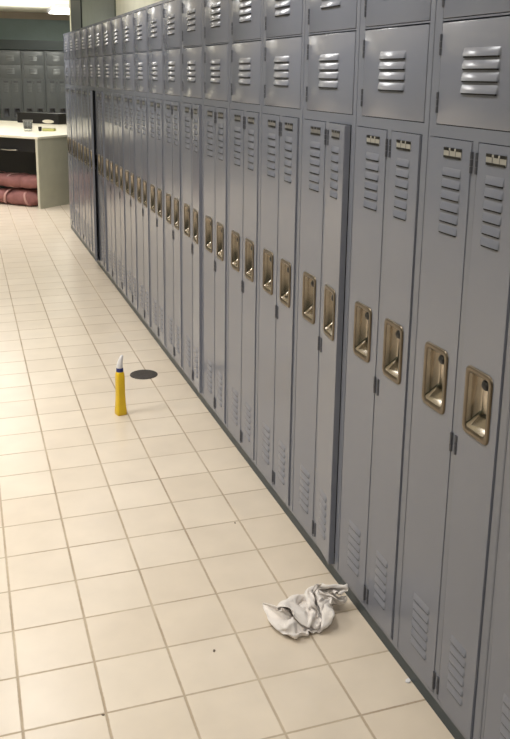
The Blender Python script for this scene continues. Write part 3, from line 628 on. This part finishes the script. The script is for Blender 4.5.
    16,-337,158,24,-378,201,77,-384,184,102,-413,189,123,-429,181,155,-447,158,126,-395,132,176,-383,89,180,-343,58,184,-318,46,194,-284,32,198,-226,47,237,-179,20,208,-137,43,221,-102,29,222,-82,36,219,-50,30,214,2,21,186,55,42,
    136,71,69,137,96,36,121,112,60,126,135,62,138,150,48,149,154,28,154,185,29,166,205,52,182,218,84,200,240,55,211,231,17,232,263,30,233,259,58,250,279,61,254,295,83,246,300,118,213,262,128,198,213,107,149,207,125,
    154,168,114,126,163,123,144,147,135,166,128,160,155,132,205,160,196,192,184,258,192,192,262,234,199,239,247,197,238,267,192,242,308,181,210,264,153,161,256,127,186,278,139,163,294,139,150,310,128,169,323,133,197,315,115,195,341,
    30,-311,176,39,-352,220,94,-368,209,127,-393,209,142,-416,210,170,-439,190,138,-389,165,186,-366,121,186,-324,88,189,-299,73,172,-275,62,220,-245,72,208,-181,46,240,-131,60,254,-116,25,257,-92,23,260,-65,22,226,-35,41,191,14,59,
    176,66,88,169,105,65,158,100,34,163,121,47,173,136,61,183,159,53,197,180,34,193,178,68,222,210,76,239,228,48,250,224,12,266,244,35,267,242,60,272,253,78,284,277,96,270,273,130,238,234,123,211,192,134,178,186,105,
    163,196,136,141,187,153,155,171,167,184,153,190,157,171,229,180,227,216,229,262,200,233,265,238,239,241,249,234,225,267,228,229,309,211,186,271,169,146,282,164,192,285,157,195,308,169,174,310,166,159,326,159,186,339,143,194,364,
    44,-289,200,62,-332,241,114,-358,236,151,-376,230,164,-400,234,190,-425,220,178,-400,172,174,-334,139,148,-330,90,158,-296,90,161,-270,92,183,-240,61,209,-182,79,201,-118,63,251,-109,60,268,-90,53,293,-84,41,265,-54,56,236,-3,52,
    188,18,79,195,71,76,199,99,51,197,107,29,209,120,45,194,135,26,209,146,50,229,179,50,264,197,72,253,193,34,286,209,16,301,224,40,306,232,60,309,240,81,311,256,109,290,243,141,256,206,141,234,188,106,203,163,119,
    173,154,134,183,173,150,199,185,170,196,190,203,187,184,252,219,229,231,268,251,208,274,264,242,278,243,253,271,218,264,265,223,307,244,170,280,200,135,299,199,181,293,194,199,312,195,197,330,189,181,346,175,159,356,160,165,383,
    60,-270,227,88,-314,260,139,-338,255,168,-369,258,191,-376,248,214,-395,228,160,-396,202,146,-337,163,147,-301,112,121,-286,87,129,-273,73,146,-232,61,174,-186,97,226,-146,72,250,-99,93,282,-93,87,304,-97,75,310,-60,73,251,-44,64,
    214,-10,92,228,42,83,213,58,49,208,68,30,213,87,21,231,113,26,247,141,40,243,151,75,253,172,40,286,173,14,323,193,20,328,196,49,338,209,66,346,229,83,339,231,116,313,214,146,280,181,129,243,153,117,220,155,146,
    195,131,149,194,140,167,220,155,180,202,152,215,224,170,253,257,215,240,301,241,217,313,266,244,317,251,259,310,221,260,304,218,300,274,162,300,231,119,285,229,158,306,199,157,315,211,166,328,224,170,346,211,174,368,191,144,371,
    78,-254,255,114,-295,279,160,-326,281,183,-333,254,193,-341,234,223,-359,221,160,-360,213,111,-355,162,129,-295,140,131,-264,112,132,-246,98,112,-225,72,143,-168,90,212,-167,95,263,-135,89,291,-121,109,312,-110,110,321,-79,102,268,-65,93,
    262,-1,93,241,14,52,260,57,48,251,80,35,244,96,44,233,114,60,267,125,68,281,167,76,281,141,39,317,144,14,350,161,32,358,169,60,370,186,75,382,213,84,351,197,103,311,183,127,278,165,158,266,128,131,226,118,140,
    217,107,166,208,111,186,200,129,202,234,154,203,253,162,245,264,207,211,312,210,235,337,246,224,351,248,243,348,232,260,343,210,293,306,162,279,268,112,294,251,139,326,220,124,325,206,127,341,207,138,357,236,147,360,224,154,387,
    97,-236,280,140,-272,293,164,-297,260,205,-302,249,215,-309,232,228,-325,208,169,-331,194,93,-340,189,99,-283,156,108,-246,131,111,-227,119,113,-197,97,127,-163,57,180,-145,100,243,-149,114,273,-124,133,291,-109,137,311,-87,135,279,-53,126,
    300,-18,84,268,28,76,234,57,75,264,64,70,254,82,77,252,104,90,272,135,102,309,136,77,304,107,40,348,117,20,377,132,45,389,142,71,406,164,71,412,185,92,382,178,118,335,153,123,312,149,166,270,121,164,237,92,161,
    251,113,179,243,117,200,221,103,213,236,134,227,284,145,234,275,179,194,326,187,214,357,216,214,376,227,229,384,223,249,380,207,282,337,167,300,306,107,293,274,108,328,240,95,331,227,99,348,224,105,367,230,122,384,259,142,383,
    118,-217,304,139,-246,270,164,-269,238,204,-268,234,220,-274,219,230,-291,194,170,-295,188,96,-305,198,62,-290,147,72,-253,120,76,-233,107,77,-199,95,113,-156,87,172,-113,85,210,-140,126,241,-105,134,258,-90,138,278,-79,152,291,-37,154,
    270,-29,110,268,23,114,248,65,104,277,48,99,285,69,97,285,93,108,305,122,118,313,98,85,330,76,47,376,87,27,400,100,59,425,119,70,442,142,71,441,157,98,411,152,126,362,124,123,340,123,168,297,93,165,262,66,167,
    243,78,185,246,80,207,245,84,231,258,114,244,295,114,216,297,169,219,339,164,191,368,180,213,394,196,219,405,196,236,409,189,267,357,161,270,345,104,301,294,81,315,266,68,336,260,77,356,254,85,374,261,103,388,268,116,361,
    155,-207,298,176,-251,282,196,-252,247,196,-239,216,212,-243,199,218,-262,176,167,-264,206,96,-268,204,39,-270,167,54,-233,142,63,-213,132,75,-185,124,100,-139,111,148,-91,102,181,-125,142,211,-90,147,233,-86,159,248,-64,164,261,-26,165,
    244,-45,124,244,1,102,218,38,114,246,61,125,272,64,129,283,86,141,313,84,122,340,71,92,353,47,54,399,56,34,431,87,41,458,98,60,472,114,75,469,127,102,439,125,134,391,98,131,336,91,147,318,81,190,289,48,186,
    267,56,205,284,73,204,271,96,211,270,78,237,283,120,249,322,158,241,345,133,207,382,149,198,397,156,219,415,160,232,436,167,250,392,142,268,362,136,318,331,85,330,297,74,354,284,50,365,283,62,383,292,82,391,301,99,366,
    194,-206,296,182,-225,256,222,-226,245,232,-222,215,238,-215,193,214,-224,173,168,-227,208,102,-235,190,35,-245,191,69,-223,171,84,-207,161,95,-180,152,111,-132,141,129,-72,123,154,-109,160,184,-69,165,203,-59,175,227,-51,186,230,-15,176,
    213,-46,140,238,-7,133,254,35,131,240,52,159,270,45,160,297,48,151,315,45,123,325,37,86,376,45,80,418,35,55,456,60,50,459,68,80,485,80,81,490,95,107,460,93,138,411,75,152,366,111,161,348,63,175,323,50,202,
    298,49,221,287,64,239,301,80,223,300,107,237,312,108,270,343,143,261,370,145,224,384,112,201,412,127,204,433,137,207,432,135,232,436,144,270,405,128,313,371,97,348,333,63,338,322,43,362,320,45,384,327,68,390,336,87,370,
    219,-236,283,205,-196,262,188,-210,232,198,-195,211,223,-182,208,222,-187,174,164,-205,183,98,-200,201,40,-224,218,49,-196,189,61,-182,175,71,-157,167,84,-112,154,108,-56,147,127,-97,179,167,-83,198,185,-66,205,199,-48,203,199,-40,180,
    208,-10,162,189,0,127,229,11,120,253,17,141,279,6,153,274,22,131,299,12,116,338,18,112,375,9,87,421,36,87,450,25,56,478,37,72,500,46,88,510,62,111,464,70,112,409,68,119,368,71,151,371,89,192,339,87,212,
    328,70,235,324,57,256,316,83,256,336,98,239,350,96,270,360,122,240,402,139,241,404,99,225,424,92,201,447,98,205,458,107,223,464,117,252,438,102,291,418,92,339,377,57,326,364,46,357,359,37,377,366,57,387,373,86,380,
    254,-207,273,242,-199,233,206,-173,241,191,-158,222,189,-155,201,206,-152,171,156,-171,193,115,-200,231,53,-205,245,64,-179,216,69,-162,204,77,-139,196,71,-95,182,90,-41,173,111,-85,202,146,-59,210,167,-38,207,169,-31,186,191,-17,201,
    170,-1,180,202,5,167,215,38,150,222,5,161,244,-9,158,270,-15,140,302,-15,134,337,-16,126,381,-11,114,406,1,78,451,-10,68,487,2,77,493,13,100,512,25,119,480,46,135,431,36,122,384,35,147,378,50,188,379,84,209,
    369,82,233,350,63,226,347,53,249,357,73,262,377,94,248,366,123,272,409,117,267,432,93,248,424,68,225,446,61,214,459,69,230,481,80,241,483,99,275,465,96,321,425,61,336,398,22,339,393,43,357,403,54,373,414,79,381,
    257,-184,237,226,-155,234,207,-141,204,212,-115,220,194,-113,213,196,-116,177,154,-137,210,128,-171,249,69,-176,263,45,-156,238,58,-140,230,55,-121,218,56,-79,207,72,-26,200,106,-59,225,123,-30,202,142,-42,226,144,-20,213,149,-4,193,
    173,-8,218,194,15,202,201,45,184,239,23,186,265,20,172,280,-2,173,307,-4,165,338,3,156,369,22,135,409,-1,114,438,-34,91,482,-33,87,509,-22,100,498,-11,120,500,13,146,456,3,126,411,3,151,419,41,178,389,42,204,
    400,70,219,385,57,234,381,45,253,394,69,253,392,81,275,367,95,294,406,95,294,432,73,276,438,48,253,437,29,229,456,30,240,466,42,255,499,54,266,508,86,300,475,58,332,442,18,327,436,41,348,438,62,358,453,72,376,
    258,-136,232,248,-156,201,241,-128,180,232,-100,184,229,-89,206,186,-86,201,188,-138,231,138,-139,268,82,-141,261,39,-135,265,39,-117,252,59,-104,246,75,-70,234,67,-17,230,114,-33,249,113,2,221,136,-12,245,153,7,237,138,18,220,
    158,32,215,183,28,237,214,22,213,237,54,207,260,24,204,289,16,199,312,2,198,330,21,183,366,12,168,393,-20,144,428,-51,120,474,-62,107,512,-56,112,526,-39,125,527,-20,149,484,-32,134,453,-10,165,403,-2,173,418,11,207,
    390,28,222,414,31,234,417,34,253,403,40,270,388,47,285,360,63,277,384,70,304,414,46,291,441,21,273,430,-3,247,455,-7,250,462,2,267,477,21,286,521,44,280,523,51,330,486,10,324,474,25,356,477,48,355,490,72,358,
    226,-117,198,251,-113,222,277,-120,210,281,-103,190,256,-77,183,218,-61,207,217,-111,244,150,-104,264,95,-104,255,72,-126,280,54,-108,283,62,-87,276,89,-62,263,62,-19,261,113,-9,272,96,24,242,125,17,266,147,29,263,132,41,248,
    134,57,232,165,61,221,206,63,222,231,32,235,270,42,231,297,18,230,322,30,217,350,23,212,347,-8,194,378,-39,173,419,-69,151,466,-88,131,511,-83,135,539,-71,143,558,-52,150,520,-37,160,474,-54,169,446,-15,186,396,-20,188,
    384,-13,220,408,-7,236,394,5,250,377,19,256,363,25,272,342,33,290,365,41,316,402,18,309,430,-7,289,420,-33,262,448,-41,264,466,-37,277,476,-21,297,514,7,299,560,41,313,527,-4,327,515,16,358,515,39,353,528,64,351,
    252,-76,214,289,-75,221,264,-88,235,287,-94,231,297,-85,200,252,-50,192,230,-75,245,166,-70,246,116,-80,273,104,-114,293,86,-105,305,79,-81,306,91,-49,292,59,-15,292,105,14,296,78,39,264,110,45,280,136,46,290,143,60,278,
    133,76,261,149,89,242,188,84,248,229,68,253,265,48,265,302,40,255,329,23,249,346,5,240,344,-23,224,372,-53,204,420,-73,184,456,-112,155,494,-75,161,525,-88,171,551,-82,177,558,-46,184,513,-27,179,476,-41,208,430,-48,184,
    418,-33,220,387,-38,232,374,-25,247,377,-17,266,361,-9,281,337,-3,299,352,11,330,378,-8,302,403,-32,276,435,-51,290,447,-78,279,469,-78,286,490,-56,282,526,-26,282,571,12,292,562,-15,336,554,16,361,551,40,366,555,36,342,
    265,-64,248,263,-37,222,285,-44,234,300,-64,248,320,-66,218,285,-30,198,225,-46,217,189,-44,267,154,-91,279,135,-99,309,117,-91,320,107,-71,327,83,-47,327,63,-5,322,91,41,315,78,72,282,114,82,274,117,79,299,139,79,306,
    145,96,290,163,105,272,166,67,275,198,40,263,238,18,255,278,11,268,310,-3,269,333,-17,267,353,-36,255,379,-65,234,399,-98,201,454,-125,185,498,-89,190,532,-61,195,536,-85,211,566,-69,214,533,-38,213,493,2,211,445,-28,215,
    426,-73,222,411,-57,249,388,-54,263,369,-52,276,364,-42,296,335,-37,312,358,-26,344,402,-26,323,394,-66,291,427,-91,297,442,-76,319,463,-64,320,492,-58,316,539,-54,303,589,-23,285,601,-16,334,592,20,356,592,43,362,578,67,353,
    228,-45,253,261,-35,259,283,-17,256,306,-25,251,333,-44,241,292,-13,227,236,-10,209,191,-49,232,185,-64,280,144,-75,284,126,-66,293,115,-51,297,112,-25,316,95,14,330,55,50,322,92,84,311,98,113,287,120,119,299,123,115,319,
    147,120,322,169,124,305,182,89,305,199,49,299,221,9,288,253,-20,278,287,-35,273,311,-50,267,332,-70,259,356,-96,242,404,-112,230,455,-93,206,513,-114,210,495,-68,199,509,-52,217,527,-73,230,552,-45,246,529,-22,206,479,-19,234,
    454,-67,245,423,-91,261,398,-89,274,381,-86,287,354,-79,296,340,-71,326,376,-60,353,425,-60,330,389,-99,316,404,-60,310,423,-39,305,437,-26,316,475,-23,316,525,-31,327,568,-53,289,590,-2,306,604,30,325,612,50,333,618,74,351]
vals = RAG
bm = bmesh.new(); nx, ny = RAG_N
rv = [bm.verts.new((vals[i]/5000, vals[i+1]/5000, vals[i+2]/5000)) for i in range(0, len(vals), 3)]
for j in range(ny):
    for i in range(nx):
        k = j*(nx+1)+i; bm.faces.new((rv[k], rv[k+1], rv[k+nx+2], rv[k+nx+1]))
o = finish('cleaning_rag', bm, M['rag'], None, (-.14, .31, .0), 180)
md = o.modifiers.new('thickness', 'SOLIDIFY'); md.thickness = .0022; md.offset = 0
md = o.modifiers.new('smooth', 'SUBSURF'); md.levels = 1; md.render_levels = 1
tag(o, 'crumpled white cotton rag lying on the tiles against the locker base', 'rag')
#RAGEND

# ------------------------------------------------------------------ lamps
def troffer(x, y, lx, ly_, label, power):
    pass
t = thing('ceiling_light', 'bright fluorescent ceiling light at the far end above the desks', 'ceiling light', (.84, 13.2, H))
bm = bmesh.new(); box(bm, -.32, .32, -.62, .62, -.06, 0, 0, .008); finish('light_housing', bm, M['white'], t)
bm = bmesh.new(); box(bm, -.28, .28, -.58, .58, -.075, -.0605, 0, .006); finish('diffuser', bm, M['tube'], t)

def area(x, y, sx, sy, power, col=(1, .985, .965), z=H-.02, spread=130):
    l = bpy.data.lights.new('ceiling_and_fill_lamp', 'AREA'); l.shape = 'RECTANGLE'; l.size = sx; l.size_y = sy
    l.energy = power; l.color = col; l.spread = math.radians(spread)
    o = bpy.data.objects.new('ceiling_and_fill_lamp', l); COL.objects.link(o); o.location = (x, y, z); return o
for x, y, p in ((-.85, -2.2, 16), (-.85, .6, 17), (-.85, 3.2, 17), (-.1, 5.3, 6), (-.7, 8.6, 17), (-1.2, 11.2, 8)):  # the weakest, close to the right wall, is added to brighten that wall
    area(x, y, .3, 1.2, p, spread=174)
for x, y, p in ((-3.1, -2.2, 10), (-2.9, 1.8, 58), (-3.1, 5.8, 24), (-3.1, 8.6, 20), (-3.1, 11.4, 9), (2.2, 10.2, 8), (-.5, 7.3, 17), (-1.3, 9.9, 24)):  # the last two are added to brighten the desk area
    area(x, y, .6, 1.2, p)
o = area(.1, 12.6, 1.6, 1.6, 15, z=2.25, spread=180); o.rotation_euler.x = PI      # unseen uplight, added only to brighten the far ceiling

w = bpy.data.worlds.new('room_fill'); SC.world = w; w.use_nodes = True
w.node_tree.nodes['Background'].inputs[0].default_value = (.9, .92, 1, 1); w.node_tree.nodes['Background'].inputs[1].default_value = .3

# ------------------------------------------------------------------ camera
cam = bpy.data.cameras.new('camera'); co = bpy.data.objects.new('camera', cam); COL.objects.link(co); SC.camera = co
FPX = 853.42345; CYP = 281.158856
R = ((0.9457, -0.3248, 0.0134), (0.0638, 0.2258, 0.9721), (0.3187, 0.9185, -0.2342))
yaw, pitch, roll = math.radians(19.13726995), math.radians(13.54592658), math.radians(.78686791)
f = Vector((math.sin(yaw)*math.cos(pitch), math.cos(yaw)*math.cos(pitch), -math.sin(pitch)))
r = Vector((math.cos(yaw), -math.sin(yaw), 0)); u = r.cross(f)
rr = r*math.cos(roll)+u*math.sin(roll); uu = -r*math.sin(roll)+u*math.cos(roll)
m = Matrix.Identity(4)
for i in range(3): m[i][0] = rr[i]; m[i][1] = uu[i]; m[i][2] = -f[i]
m.translation = Vector((-1.0506857, -1.75921133, 1.5672698)); co.matrix_world = m
cam.sensor_width = 36; cam.sensor_fit = 'AUTO'; cam.lens = FPX*36/739; cam.shift_y = -(369.5-CYP)/739
cam.clip_start = .05; cam.clip_end = 100

SC.view_settings.view_transform = 'Standard'; SC.view_settings.look = 'None'; SC.view_settings.exposure = .36; SC.view_settings.gamma = 1
